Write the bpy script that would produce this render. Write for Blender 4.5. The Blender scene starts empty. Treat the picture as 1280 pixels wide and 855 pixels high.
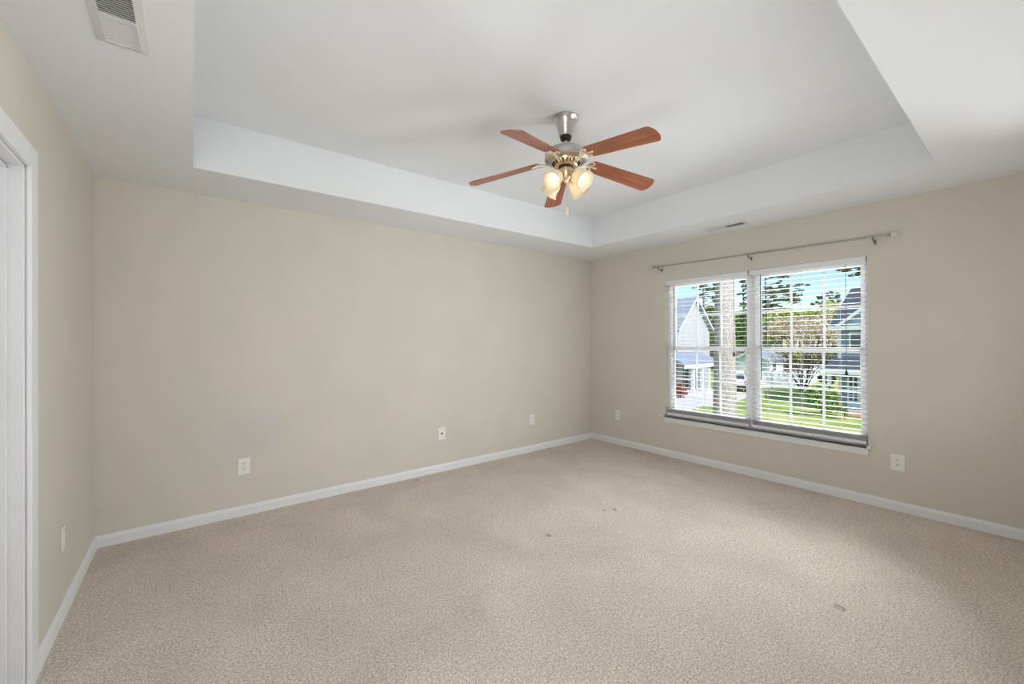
import bpy, bmesh, math, random
from mathutils import Vector, Matrix
random.seed(7)
S = bpy.context.scene
COL = S.collection

# ------------------------------------------------------------------ camera
CF, CROLL, CYAW, CPITCH, CSY = 515.26, -0.005565, 0.660578, 0.004121, -3.433
CPOS = Vector((-4.34719, -3.81951, 1.34207))
_fw = Vector((math.sin(CYAW)*math.cos(CPITCH), math.cos(CYAW)*math.cos(CPITCH), math.sin(CPITCH)))
_r0 = Vector((math.cos(CYAW), -math.sin(CYAW), 0)); _u0 = _r0.cross(_fw)
_r = _r0*math.cos(CROLL)+_u0*math.sin(CROLL); _u = _u0*math.cos(CROLL)-_r0*math.sin(CROLL)
cd = bpy.data.cameras.new('camera'); cam = bpy.data.objects.new('camera', cd); COL.objects.link(cam)
cd.sensor_fit = 'HORIZONTAL'; cd.sensor_width = 36; cd.lens = CF/1280*36; cd.shift_y = CSY/1280
cd.clip_start = .02; cd.clip_end = 600
M = Matrix.Identity(4)
for i in range(3):
    M[i][0] = _r[i]; M[i][1] = _u[i]; M[i][2] = -_fw[i]; M[i][3] = CPOS[i]
cam.matrix_world = M
S.camera = cam
def at(px, py, Z):
    """world point seen at a pixel of the photograph, Z metres in front of the camera"""
    return CPOS + (_fw + _r*((px-640)/CF) - _u*((py-427.5-CSY)/CF))*Z

# ------------------------------------------------------------------ light, world, exposure
S.view_settings.view_transform = 'Standard'; S.view_settings.look = 'None'
S.view_settings.gamma = 1; S.view_settings.use_curve_mapping = False
S.view_settings.exposure = 0.10
S.cycles.use_denoising = True
S.cycles.max_bounces = 10; S.cycles.diffuse_bounces = 6; S.cycles.transparent_max_bounces = 24
S.cycles.transmission_bounces = 8
S.cycles.sample_clamp_indirect = 6
S.cycles.caustics_reflective = False; S.cycles.caustics_refractive = False

W = bpy.data.worlds.new('sky'); S.world = W; W.use_nodes = True
nt = W.node_tree; nt.nodes.clear()
o = nt.nodes.new('ShaderNodeOutputWorld'); bg = nt.nodes.new('ShaderNodeBackground')
sky = nt.nodes.new('ShaderNodeTexSky'); sky.sky_type = 'NISHITA'; sky.sun_disc = False
sky.sun_elevation = math.radians(42); sky.sun_rotation = math.radians(178); sky.air_density = 1.0
sky.dust_density = .6; sky.ozone_density = 2.0
tc = nt.nodes.new('ShaderNodeTexCoord'); nz = nt.nodes.new('ShaderNodeTexNoise')
nz.inputs['Scale'].default_value = 4.2; nz.inputs['Detail'].default_value = 6
rp = nt.nodes.new('ShaderNodeValToRGB'); rp.color_ramp.elements[0].position = .48; rp.color_ramp.elements[1].position = .72
mx = nt.nodes.new('ShaderNodeMix'); mx.data_type = 'RGBA'
gm = nt.nodes.new('ShaderNodeVectorMath'); gm.operation = 'SCALE'; gm.inputs['Scale'].default_value = .13
nt.links.new(tc.outputs['Generated'], nz.inputs['Vector']); nt.links.new(nz.outputs['Fac'], rp.inputs['Fac'])
hs = nt.nodes.new('ShaderNodeHueSaturation'); hs.inputs['Saturation'].default_value = 1.35
nt.links.new(sky.outputs[0], hs.inputs['Color']); nt.links.new(hs.outputs[0], gm.inputs[0])
nt.links.new(rp.outputs['Color'], mx.inputs['Factor']); nt.links.new(gm.outputs['Vector'], mx.inputs['A'])
mx.inputs['B'].default_value = (.88, .92, .98, 1)
nt.links.new(mx.outputs['Result'], bg.inputs['Color']); bg.inputs['Strength'].default_value = 1.6
nt.links.new(bg.outputs[0], o.inputs[0])

def light(name, kind, loc, direction, energy, color=(1,1,1), **k):
    d = bpy.data.lights.new(name, kind); d.energy = energy; d.color = color
    for a, b in k.items(): setattr(d, a, b)
    ob = bpy.data.objects.new(name, d); COL.objects.link(ob); ob.location = loc
    ob.rotation_euler = Vector(direction).to_track_quat('-Z', 'Y').to_euler()
    return ob
light('sun', 'SUN', (-15,-30,30), (.20,.62,-.76), 3.7, (1,.95,.87), angle=.009)
# unseen fill lights added around the camera to brighten walls, floor and ceiling
light('rear_low_fill', 'AREA', (-3.6,-3.90,.55), (.1,1,.7), 3, (.95,.98,1), shape='RECTANGLE', size=2.2, size_y=.9)
light('corner_fill', 'AREA', (-4.60,-3.88,1.9), (.64,1,-.06), 15, (.95,.98,1), shape='RECTANGLE', size=.9, size_y=.9, spread=math.radians(110))
light('front_fill', 'AREA', (-1.1,-3.94,1.1), (-.70,1,-.02), 30, (.95,.98,1), shape='RECTANGLE', size=1.4, size_y=1.4, spread=math.radians(105))
light('right_low_fill', 'AREA', (-.95,-3.92,.35), (-.12,1,1.1), 3.2, (.95,.98,1), shape='RECTANGLE', size=1.0, size_y=.5, spread=math.radians(120))
light('right_strip_fill', 'AREA', (-.3,-3.88,1.35), (-1,.10,.02), 16, (.96,.98,1), shape='RECTANGLE', size=.2, size_y=1.6, spread=math.radians(62))
light('left_low_fill', 'AREA', (-4.80,-3.2,.6), (1,.30,.42), 8.5, (.95,.98,1), shape='RECTANGLE', size=1.0, size_y=.9, spread=math.radians(85))
# area lights added outside the window, out of view, to strengthen its daylight
light('window_low_fill', 'AREA', (5.0,-2.03,-1.9), (-1,0,.60), 850, (.93,.97,1), shape='RECTANGLE', size=5.0, size_y=1.6)
light('window_high_fill', 'AREA', (6.0,-2.03,5.0), (-1,0,-.60), 1200, (.93,.97,1), shape='RECTANGLE', size=5.0, size_y=2.2)

# ------------------------------------------------------------------ materials
def mat(name, color, rough=.6, metal=0., spec=.3):
    m = bpy.data.materials.new(name); m.use_nodes = True
    b = m.node_tree.nodes['Principled BSDF']
    b.inputs['Base Color'].default_value = (*color, 1); b.inputs['Roughness'].default_value = rough
    b.inputs['Metallic'].default_value = metal; b.inputs['Specular IOR Level'].default_value = spec
    return m
def nd(m, t, **ins):
    n = m.node_tree.nodes.new(t)
    for k, v in ins.items():
        n.inputs[k.replace('_', ' ')].default_value = v
    return n
def lk(m, a, b): m.node_tree.links.new(a, b)
def B(m): return m.node_tree.nodes['Principled BSDF']
def coords(m, scale=None, kind='Object'):
    t = m.node_tree.nodes.new('ShaderNodeTexCoord'); out = t.outputs[kind]
    if scale:
        mp = m.node_tree.nodes.new('ShaderNodeMapping'); mp.inputs['Scale'].default_value = scale
        lk(m, out, mp.inputs[0]); out = mp.outputs[0]
    return out
def noise_mat(name, stops, scale, detail=4, rough=.8, stretch=None, bump=0, bscale=None, metal=0, spec=.3, island=0, bdist=.01):
    """colour ramp over noise, optional bump"""
    m = mat(name, stops[0][1], rough, metal, spec)
    c = coords(m, stretch)
    n = nd(m, 'ShaderNodeTexNoise', Scale=scale, Detail=detail); lk(m, c, n.inputs['Vector'])
    r = m.node_tree.nodes.new('ShaderNodeValToRGB')
    el = r.color_ramp.elements
    while len(el) < len(stops): el.new(.5)
    for e, (p, cc) in zip(el, stops): e.position = p; e.color = (*cc, 1)
    fac = n.outputs['Fac']
    if island:
        g = m.node_tree.nodes.new('ShaderNodeNewGeometry')
        mm = m.node_tree.nodes.new('ShaderNodeMix'); mm.inputs[0].default_value = island
        lk(m, fac, mm.inputs[2]); lk(m, g.outputs['Random Per Island'], mm.inputs[3]); fac = mm.outputs[0]
    lk(m, fac, r.inputs['Fac']); lk(m, r.outputs['Color'], B(m).inputs['Base Color'])
    if bump:
        n2 = nd(m, 'ShaderNodeTexNoise', Scale=bscale or scale, Detail=3); lk(m, c, n2.inputs['Vector'])
        bp = nd(m, 'ShaderNodeBump', Strength=bump, Distance=bdist); lk(m, n2.outputs['Fac'], bp.inputs['Height'])
        lk(m, bp.outputs[0], B(m).inputs['Normal'])
    return m

WALLC = (.652, .611, .545)
def wall_paint(name, patch=False):
    m = mat(name, WALLC, .75, 0, .2)
    c = coords(m)
    n = nd(m, 'ShaderNodeTexNoise', Scale=2.2, Detail=3); lk(m, c, n.inputs['Vector'])
    r = m.node_tree.nodes.new('ShaderNodeValToRGB')
    r.color_ramp.elements[0].position = .3; r.color_ramp.elements[1].position = .7
    r.color_ramp.elements[0].color = (WALLC[0]*.975, WALLC[1]*.98, WALLC[2]*.985, 1)
    r.color_ramp.elements[1].color = (WALLC[0]*1.02, WALLC[1]*1.02, WALLC[2]*1.02, 1)
    lk(m, n.outputs['Fac'], r.inputs[0]); col = r.outputs[0]
    if patch:   # a touched-up patch of greyer paint
        mp = m.node_tree.nodes.new('ShaderNodeMapping'); mp.inputs['Location'].default_value = (3.97*3.2, 0, -.63*4.6)
        mp.inputs['Scale'].default_value = (3.2, 0, 4.6); lk(m, c, mp.inputs[0])
        n3 = nd(m, 'ShaderNodeTexNoise', Scale=6, Detail=2); lk(m, c, n3.inputs['Vector'])
        add = m.node_tree.nodes.new('ShaderNodeVectorMath'); add.operation = 'MULTIPLY_ADD'
        lk(m, n3.outputs['Color'], add.inputs[0]); add.inputs[1].default_value = (.7,.7,.7); lk(m, mp.outputs[0], add.inputs[2])
        sub = m.node_tree.nodes.new('ShaderNodeVectorMath'); sub.operation = 'SUBTRACT'; lk(m, add.outputs[0], sub.inputs[0]); sub.inputs[1].default_value = (.35,.35,.35)
        ln = m.node_tree.nodes.new('ShaderNodeVectorMath'); ln.operation = 'LENGTH'; lk(m, sub.outputs[0], ln.inputs[0])
        mr = nd(m, 'ShaderNodeMapRange'); mr.inputs[1].default_value = .45; mr.inputs[2].default_value = 1.05
        mr.inputs[3].default_value = .65; mr.inputs[4].default_value = 0; lk(m, ln.outputs['Value'], mr.inputs[0])
        mi = m.node_tree.nodes.new('ShaderNodeMix'); mi.data_type = 'RGBA'
        lk(m, mr.outputs[0], mi.inputs['Factor']); lk(m, col, mi.inputs['A']); mi.inputs['B'].default_value = (.595,.595,.585,1)
        col = mi.outputs['Result']
    lk(m, col, B(m).inputs['Base Color'])
    n2 = nd(m, 'ShaderNodeTexNoise', Scale=160, Detail=2); lk(m, c, n2.inputs['Vector'])
    bp = nd(m, 'ShaderNodeBump', Strength=.05, Distance=.002); lk(m, n2.outputs['Fac'], bp.inputs['Height']); lk(m, bp.outputs[0], B(m).inputs['Normal'])
    return m
m_wall = wall_paint('beige_wall_paint'); m_wallp = wall_paint('beige_wall_paint_with_patch', True)
m_ceil = noise_mat('flat_white_ceiling_paint', [(.3,(.785,.805,.825)),(.7,(.80,.82,.84))], 2, 2, .9, bump=.04, bscale=140, spec=.1, bdist=.002)
m_trim = noise_mat('white_trim_paint', [(.3,(.78,.79,.81)),(.7,(.80,.81,.83))], 6, 2, .4, bump=.02, bscale=60, spec=.4, bdist=.002)
m_door = noise_mat('white_door_paint', [(.3,(.77,.77,.76)),(.7,(.79,.79,.78))], 4, 2, .45, bump=.02, bscale=60, spec=.4, bdist=.002)
m_vinyl = noise_mat('white_vinyl', [(.3,(.80,.80,.82)),(.7,(.83,.83,.85))], 5, 2, .4, spec=.4)
m_blind = noise_mat('white_blind_slats', [(.3,(.64,.635,.635)),(.7,(.68,.675,.675))], 9, 2, .45, spec=.35)
m_cord = noise_mat('dark_cord', [(.3,(.16,.16,.18)),(.7,(.22,.22,.24))], 40, 2, .7)
m_lad = noise_mat('white_ladder_cord', [(.3,(.66,.65,.66)),(.7,(.74,.73,.74))], 40, 2, .8)
m_tassel = noise_mat('dark_tassel_plastic', [(.3,(.05,.05,.05)),(.7,(.09,.09,.09))], 30, 2, .5)
m_plate = noise_mat('white_plastic_plate', [(.3,(.82,.81,.78)),(.7,(.85,.84,.81))], 20, 2, .35, spec=.45)
m_slot = noise_mat('dark_slot', [(.3,(.03,.03,.03)),(.7,(.05,.05,.05))], 30, 2, .7)
m_nickel = noise_mat('brushed_nickel', [(.3,(.50,.48,.45)),(.7,(.60,.58,.55))], 30, 3, .34, stretch=(1,1,14), metal=1)
m_brass = noise_mat('pale_antique_brass', [(.3,(.70,.55,.36)),(.7,(.82,.67,.46))], 24, 3, .32, metal=1)
m_cream = noise_mat('cream_enamelled_metal', [(.3,(.80,.70,.55)),(.7,(.88,.80,.66))], 24, 3, .35, metal=.55, spec=.5)
m_dark = noise_mat('dark_bronze_gap', [(.3,(.03,.025,.02)),(.7,(.06,.05,.04))], 30, 2, .5, metal=.5)
m_knob = noise_mat('pale_wood_pull', [(.3,(.72,.55,.36)),(.7,(.82,.66,.46))], 60, 3, .5, stretch=(6,6,1))
m_rod = noise_mat('satin_nickel_rod', [(.3,(.42,.40,.38)),(.7,(.52,.50,.48))], 30, 3, .35, metal=1)
m_brk = noise_mat('dark_nickel_bracket', [(.3,(.20,.19,.18)),(.7,(.27,.26,.25))], 30, 3, .4, metal=1)
m_vent = noise_mat('grey_white_vent_enamel', [(.3,(.66,.66,.65)),(.7,(.70,.70,.69))], 12, 2, .5, spec=.35)
m_vdark = noise_mat('dark_duct', [(.3,(.02,.02,.02)),(.7,(.04,.04,.04))], 12, 2, .9)

# grain along each blade: uses the generated coordinates of the blade itself
def blade_grain():
    m = mat('cherry_fan_blade', (.25,.09,.04), .36, 0, .5)
    t = m.node_tree.nodes.new('ShaderNodeUVMap'); t.uv_map = 'grain'
    mp = m.node_tree.nodes.new('ShaderNodeMapping'); mp.inputs['Scale'].default_value = (3, 55, 1); lk(m, t.outputs[0], mp.inputs[0])
    n = nd(m, 'ShaderNodeTexNoise', Scale=1.0, Detail=6, Distortion=.7); lk(m, mp.outputs[0], n.inputs['Vector'])
    r = m.node_tree.nodes.new('ShaderNodeValToRGB'); e = r.color_ramp.elements
    e[0].position = .28; e[0].color = (.20,.062,.030,1); e[1].position = .74; e[1].color = (.46,.165,.085,1)
    k = e.new(.5); k.color = (.32,.105,.050,1)
    lk(m, n.outputs['Fac'], r.inputs[0]); lk(m, r.outputs[0], B(m).inputs['Base Color'])
    return m
m_blade = blade_grain()
def glass_shade():
    m = bpy.data.materials.new('frosted_amber_glass'); m.use_nodes = True; t = m.node_tree; t.nodes.clear()
    out = t.nodes.new('ShaderNodeOutputMaterial')
    c = t.nodes.new('ShaderNodeTexCoord'); n = t.nodes.new('ShaderNodeTexNoise'); n.inputs['Scale'].default_value = 22; t.links.new(c.outputs['Object'], n.inputs['Vector'])
    r = t.nodes.new('ShaderNodeValToRGB'); r.color_ramp.elements[0].color = (.93,.84,.64,1); r.color_ramp.elements[1].color = (.97,.92,.79,1); t.links.new(n.outputs['Fac'], r.inputs[0])
    d = t.nodes.new('ShaderNodeBsdfDiffuse'); tr = t.nodes.new('ShaderNodeBsdfTranslucent'); g = t.nodes.new('ShaderNodeBsdfGlossy'); g.inputs['Roughness'].default_value = .25
    m1 = t.nodes.new('ShaderNodeMixShader'); m1.inputs[0].default_value = .45; m2 = t.nodes.new('ShaderNodeMixShader'); m2.inputs[0].default_value = .06
    t.links.new(r.outputs[0], d.inputs[0]); t.links.new(r.outputs[0], tr.inputs[0])
    t.links.new(d.outputs[0], m1.inputs[1]); t.links.new(tr.outputs[0], m1.inputs[2]); t.links.new(m1.outputs[0], m2.inputs[1]); t.links.new(g.outputs[0], m2.inputs[2])
    t.links.new(m2.outputs[0], out.inputs[0]); return m
m_shade = glass_shade()
m_bulb = bpy.data.materials.new('lit_bulb'); m_bulb.use_nodes = True
B(m_bulb).inputs['Emission Color'].default_value = (1,.84,.62,1); B(m_bulb).inputs['Emission Strength'].default_value = 2.4
B(m_bulb).inputs['Base Color'].default_value = (.9,.9,.9,1)
def pane_mat(name, tint, refl):
    m = bpy.data.materials.new(name); m.use_nodes = True; t = m.node_tree; t.nodes.clear()
    out = t.nodes.new('ShaderNodeOutputMaterial'); a = t.nodes.new('ShaderNodeBsdfTransparent'); a.inputs[0].default_value = (*tint, 1)
    g = t.nodes.new('ShaderNodeBsdfGlossy'); g.inputs['Roughness'].default_value = .02
    f = t.nodes.new('ShaderNodeFresnel'); f.inputs['IOR'].default_value = refl
    x = t.nodes.new('ShaderNodeMixShader'); t.links.new(f.outputs[0], x.inputs[0]); t.links.new(a.outputs[0], x.inputs[1]); t.links.new(g.outputs[0], x.inputs[2])
    t.links.new(x.outputs[0], out.inputs[0]); return m
m_pane = pane_mat('clear_window_glass', (.99,.995,.99), 1.12)
m_crystal = bpy.data.materials.new('cut_glass'); m_crystal.use_nodes = True
B(m_crystal).inputs['Transmission Weight'].default_value = .45; B(m_crystal).inputs['Roughness'].default_value = .08
B(m_crystal).inputs['Base Color'].default_value = (.95,.95,.93,1)

DENTS = [(-1.801, -3.185, 0.030), (-2.408, -1.716, 0.022), (-1.779, -1.686, 0.016), (-1.702, -1.727, 0.018), (-2.634, -0.086, 0.030)]   # furniture dents left in the pile, their shade also painted into the colour
def carpet():
    m = mat('beige_cut_pile_carpet', (.45,.39,.33), 1, 0, .05)
    c = coords(m)
    n = nd(m, 'ShaderNodeTexNoise', Scale=185, Detail=4, Roughness=.8); lk(m, c, n.inputs['Vector'])
    nb = nd(m, 'ShaderNodeTexNoise', Scale=100, Detail=3, Roughness=.8, Distortion=.4); lk(m, c, nb.inputs['Vector'])
    av = m.node_tree.nodes.new('ShaderNodeMix'); av.inputs[0].default_value = .45; lk(m, n.outputs['Fac'], av.inputs[2]); lk(m, nb.outputs['Fac'], av.inputs[3])
    r = m.node_tree.nodes.new('ShaderNodeValToRGB'); e = r.color_ramp.elements
    e[0].position = .38; e[0].color = (.26,.222,.185,1); e[1].position = .62; e[1].color = (.98,.89,.80,1)
    k = e.new(.5); k.color = (.655,.582,.516,1)
    lk(m, av.outputs[0], r.inputs[0])
    n2 = nd(m, 'ShaderNodeTexNoise', Scale=1.7, Detail=5, Roughness=.6, Distortion=.6); lk(m, c, n2.inputs['Vector'])
    r2 = m.node_tree.nodes.new('ShaderNodeValToRGB'); r2.color_ramp.elements[0].position = .3; r2.color_ramp.elements[1].position = .7
    r2.color_ramp.elements[0].color = (.88,.87,.86,1); r2.color_ramp.elements[1].color = (1.06,1.06,1.06,1)
    lk(m, n2.outputs['Fac'], r2.inputs[0])
    mu = m.node_tree.nodes.new('ShaderNodeMix'); mu.data_type = 'RGBA'; mu.blend_type = 'MULTIPLY'; mu.inputs['Factor'].default_value = 1
    lk(m, r.outputs[0], mu.inputs['A']); lk(m, r2.outputs[0], mu.inputs['B'])
    lk(m, mu.outputs['Result'], B(m).inputs['Base Color'])
    bp = nd(m, 'ShaderNodeBump', Strength=.25, Distance=.006); lk(m, n.outputs['Fac'], bp.inputs['Height']); nrm = bp.outputs[0]; colr = mu.outputs['Result']
    wob = nd(m, 'ShaderNodeTexNoise', Scale=60, Detail=2); lk(m, c, wob.inputs['Vector'])
    for (x, y, r_) in DENTS:
        ds = m.node_tree.nodes.new('ShaderNodeVectorMath'); ds.operation = 'DISTANCE'; lk(m, c, ds.inputs[0]); ds.inputs[1].default_value = (x, y, 0)
        ad = m.node_tree.nodes.new('ShaderNodeMath'); ad.operation = 'MULTIPLY_ADD'; lk(m, wob.outputs['Fac'], ad.inputs[0]); ad.inputs[1].default_value = r_*.5; lk(m, ds.outputs['Value'], ad.inputs[2])
        mr = nd(m, 'ShaderNodeMapRange'); mr.inputs[1].default_value = r_*.85; mr.inputs[2].default_value = r_*1.35; mr.inputs[3].default_value = 0; mr.inputs[4].default_value = 1
        lk(m, ad.outputs[0], mr.inputs[0])
        b2 = nd(m, 'ShaderNodeBump', Strength=.7, Distance=.012); lk(m, mr.outputs[0], b2.inputs['Height']); lk(m, nrm, b2.inputs['Normal']); nrm = b2.outputs[0]
        mw = nd(m, 'ShaderNodeMapRange'); mw.inputs[1].default_value = 0; mw.inputs[2].default_value = 1; mw.inputs[3].default_value = .80 if r_ > .025 else .62; mw.inputs[4].default_value = 1; lk(m, mr.outputs[0], mw.inputs[0])  # darkens the base colour inside the dent, as its shade
        vm = m.node_tree.nodes.new('ShaderNodeVectorMath'); vm.operation = 'SCALE'; lk(m, colr, vm.inputs[0]); lk(m, mw.outputs[0], vm.inputs['Scale']); colr = vm.outputs[0]
    lk(m, nrm, B(m).inputs['Normal']); lk(m, colr, B(m).inputs['Base Color'])
    return m
m_carpet = carpet()

# outdoors
m_grass = noise_mat('spring_grass', [(.30,(.16,.29,.05)),(.5,(.34,.46,.09)),(.66,(.55,.55,.17)),(.8,(.62,.53,.26))], .55, 8, .95, bump=.6, bscale=9, bdist=.1)
m_leaflitter = noise_mat('brown_leaf_litter', [(.3,(.14,.09,.06)),(.7,(.27,.19,.13))], 1.5, 6, .95)
m_conc = noise_mat('pale_concrete', [(.3,(.56,.54,.52)),(.7,(.70,.68,.66))], 1.6, 6, .9)
def siding(name, c, pitch=.16):
    m = mat(name, c, .7)
    co = coords(m)
    sx = m.node_tree.nodes.new('ShaderNodeSeparateXYZ'); lk(m, co, sx.inputs[0])
    mo = m.node_tree.nodes.new('ShaderNodeMath'); mo.operation = 'FLOORED_MODULO'; lk(m, sx.outputs[2], mo.inputs[0]); mo.inputs[1].default_value = pitch
    bp = nd(m, 'ShaderNodeBump', Strength=.7, Distance=.06); bp.invert = True; lk(m, mo.outputs[0], bp.inputs['Height']); lk(m, bp.outputs[0], B(m).inputs['Normal'])
    n = nd(m, 'ShaderNodeTexNoise', Scale=1.3, Detail=4); lk(m, co, n.inputs['Vector'])
    r = m.node_tree.nodes.new('ShaderNodeValToRGB'); r.color_ramp.elements[0].color = (*[x*.92 for x in c],1); r.color_ramp.elements[1].color = (*[min(1,x*1.08) for x in c],1)
    lk(m, n.outputs['Fac'], r.inputs[0]); lk(m, r.outputs[0], B(m).inputs['Base Color'])
    return m
m_sidew = siding('white_siding', (.62,.61,.62)); m_sideb = siding('slate_blue_siding', (.29,.34,.41)); m_sidet = siding('taupe_siding', (.47,.45,.42))
m_roofb = noise_mat('grey_blue_shingles', [(.3,(.25,.30,.38)),(.7,(.36,.42,.50))], 5, 5, .9, stretch=(1,1,6))
m_roofd = noise_mat('dark_navy_shingles', [(.3,(.055,.065,.09)),(.7,(.11,.125,.16))], 5, 5, .9, stretch=(1,1,6))
m_extw = noise_mat('white_exterior_trim', [(.3,(.84,.85,.87)),(.7,(.89,.90,.92))], 3, 3, .6)
m_winglass = noise_mat('dark_house_window', [(.3,(.07,.09,.12)),(.7,(.13,.16,.20))], 1, 3, .12, spec=.6)
m_fence = noise_mat('white_vinyl_fence', [(.3,(.80,.83,.88)),(.7,(.86,.89,.94))], 2, 3, .5)
m_car = noise_mat('white_car_paint', [(.3,(.76,.76,.78)),(.7,(.80,.80,.82))], 1, 2, .25, spec=.5)
m_tail = noise_mat('red_tail_light', [(.3,(.55,.03,.03)),(.7,(.65,.05,.05))], 8, 2, .2, spec=.5)
m_rubber = noise_mat('black_rubber', [(.3,(.02,.02,.02)),(.7,(.035,.035,.035))], 8, 2, .8)
m_mulch = noise_mat('orange_pine_straw', [(.3,(.40,.20,.11)),(.7,(.62,.34,.20))], 6, 5, .95)
def bark():
    m = mat('pine_bark', (.3,.25,.24), .95, 0, .1)
    c = coords(m, (1,1,.42))
    v = nd(m, 'ShaderNodeTexVoronoi', Scale=30); v.feature = 'DISTANCE_TO_EDGE'
    n = nd(m, 'ShaderNodeTexNoise', Scale=30, Detail=5)
    ad = m.node_tree.nodes.new('ShaderNodeVectorMath'); ad.operation = 'MULTIPLY_ADD'; lk(m, n.outputs['Color'], ad.inputs[0]); ad.inputs[1].default_value = (.05,.05,.05); lk(m, c, ad.inputs[2])
    lk(m, c, n.inputs['Vector']); lk(m, ad.outputs[0], v.inputs['Vector'])
    r = m.node_tree.nodes.new('ShaderNodeValToRGB'); e = r.color_ramp.elements
    e[0].position = .0; e[0].color = (.20,.165,.16,1); e[1].position = .24; e[1].color = (.52,.46,.46,1)
    k = e.new(.09); k.color = (.38,.33,.325,1)
    lk(m, v.outputs['Distance'], r.inputs[0])
    n4 = nd(m, 'ShaderNodeTexNoise', Scale=7, Detail=4); lk(m, c, n4.inputs['Vector'])
    mu = m.node_tree.nodes.new('ShaderNodeMix'); mu.data_type = 'RGBA'; mu.blend_type = 'MULTIPLY'; mu.inputs['Factor'].default_value = .55
    lk(m, r.outputs[0], mu.inputs['A']); lk(m, n4.outputs['Color'], mu.inputs['B']); lk(m, r.outputs[0], B(m).inputs['Base Color'])
    bp = nd(m, 'ShaderNodeBump', Strength=1, Distance=.03); lk(m, v.outputs['Distance'], bp.inputs['Height']); lk(m, bp.outputs[0], B(m).inputs['Normal'])
    return m
m_bark = bark()
m_twig = noise_mat('grey_brown_branches', [(.3,(.10,.075,.06)),(.7,(.22,.17,.14))], 5, 4, .95)
def leafm(name, a, b, c):
    k = lambda q: tuple(min(.9, 1.6*x+.015) for x in q)
    m = noise_mat(name, [(.2,k(a)),(.5,k(b)),(.8,k(c))], 1.2, 3, .8, island=.75, spec=.15)
    t = m.node_tree; tr = t.nodes.new('ShaderNodeBsdfTranslucent'); x = t.nodes.new('ShaderNodeMixShader'); x.inputs[0].default_value = .45
    src = B(m).inputs['Base Color'].links[0].from_socket; t.links.new(src, tr.inputs['Color'])
    t.links.new(B(m).outputs[0], x.inputs[1]); t.links.new(tr.outputs[0], x.inputs[2]); t.links.new(x.outputs[0], t.nodes['Material Output'].inputs['Surface'])
    return m
m_lbright = leafm('bright_green_leaves', (.10,.20,.02),(.24,.40,.05),(.42,.58,.12))
m_lyellow = leafm('yellow_green_leaves', (.20,.25,.05),(.42,.46,.12),(.62,.62,.24))
m_lolive = leafm('olive_leaves', (.10,.14,.04),(.22,.26,.09),(.38,.40,.17))
m_lpine = leafm('dark_pine_needles', (.035,.05,.022),(.10,.13,.045),(.24,.27,.09))
m_ltan = leafm('tan_spring_buds', (.30,.21,.15),(.50,.38,.28),(.66,.52,.36))
m_lbush = leafm('shrub_leaves', (.06,.12,.02),(.20,.32,.06),(.50,.55,.20))
m_lred = leafm('red_maple_leaves', (.14,.03,.03),(.30,.07,.06),(.42,.14,.11))

# ------------------------------------------------------------------ mesh helpers
def bx(bm, x0, x1, y0, y1, z0, z1, mtx=None):
    vs = [bm.verts.new((x, y, z)) for x in (min(x0,x1), max(x0,x1)) for y in (min(y0,y1), max(y0,y1)) for z in (min(z0,z1), max(z0,z1))]
    if mtx: bmesh.ops.transform(bm, matrix=mtx, verts=vs)
    for f in ((0,1,3,2),(4,6,7,5),(0,4,5,1),(2,3,7,6),(0,2,6,4),(1,5,7,3)): bm.faces.new([vs[i] for i in f])
    return vs
def poly_prism(bm, pts, d):
    """polygon (list of 3d points) extruded by vector d"""
    d = Vector(d); a = [bm.verts.new(Vector(p)) for p in pts]; b = [bm.verts.new(Vector(p)+d) for p in pts]
    n = len(pts); bm.faces.new(a[::-1]); bm.faces.new(b)
    for i in range(n): bm.faces.new((a[i], a[(i+1)%n], b[(i+1)%n], b[i]))
def tube(bm, pts, rad, n=8, cap=True):
    pts = [Vector(p) for p in pts]; rings = []
    rads = rad if isinstance(rad, (list, tuple)) else [rad]*len(pts)
    up = Vector((0,0,1))
    for i, p in enumerate(pts):
        t = (pts[min(i+1, len(pts)-1)]-pts[max(i-1,0)]).normalized()
        a = t.cross(up)
        if a.length < 1e-3: a = t.cross(Vector((1,0,0)))
        a.normalize(); b = t.cross(a)
        rings.append([bm.verts.new(p+(a*math.cos(2*math.pi*k/n)+b*math.sin(2*math.pi*k/n))*rads[i]) for k in range(n)])
    for r0, r1 in zip(rings, rings[1:]):
        for k in range(n): bm.faces.new((r0[k], r0[(k+1)%n], r1[(k+1)%n], r1[k]))
    if cap and n > 2:
        bm.faces.new(rings[0][::-1]); bm.faces.new(rings[-1])
def lathe(bm, prof, n=32, mtx=None, wave=None):
    """profile list of (r, z) about z"""
    rings = []
    for j, (r, z) in enumerate(prof):
        if r < 1e-6: rings.append([bm.verts.new((0,0,z))])
        else:
            rr = lambda k: r*(1+(wave(j, k/n) if wave else 0))
            rings.append([bm.verts.new((rr(k)*math.cos(2*math.pi*k/n), rr(k)*math.sin(2*math.pi*k/n), z)) for k in range(n)])
    for a, b in zip(rings, rings[1:]):
        for k in range(n):
            q = [a[k%len(a)], a[(k+1)%len(a)], b[(k+1)%len(b)], b[k%len(b)]]
            u = []
            for v in q:
                if v not in u: u.append(v)
            if len(u) > 2:
                try: bm.faces.new(u)
                except ValueError: pass
    vs = [v for r in rings for v in r]
    if mtx: bmesh.ops.transform(bm, matrix=mtx, verts=vs)
    return vs
def axis_mtx(p, d):
    """matrix taking +z to direction d, origin to p"""
    return Matrix.Translation(Vector(p)) @ Vector(d).to_track_quat('Z', 'Y').to_matrix().to_4x4()
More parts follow.
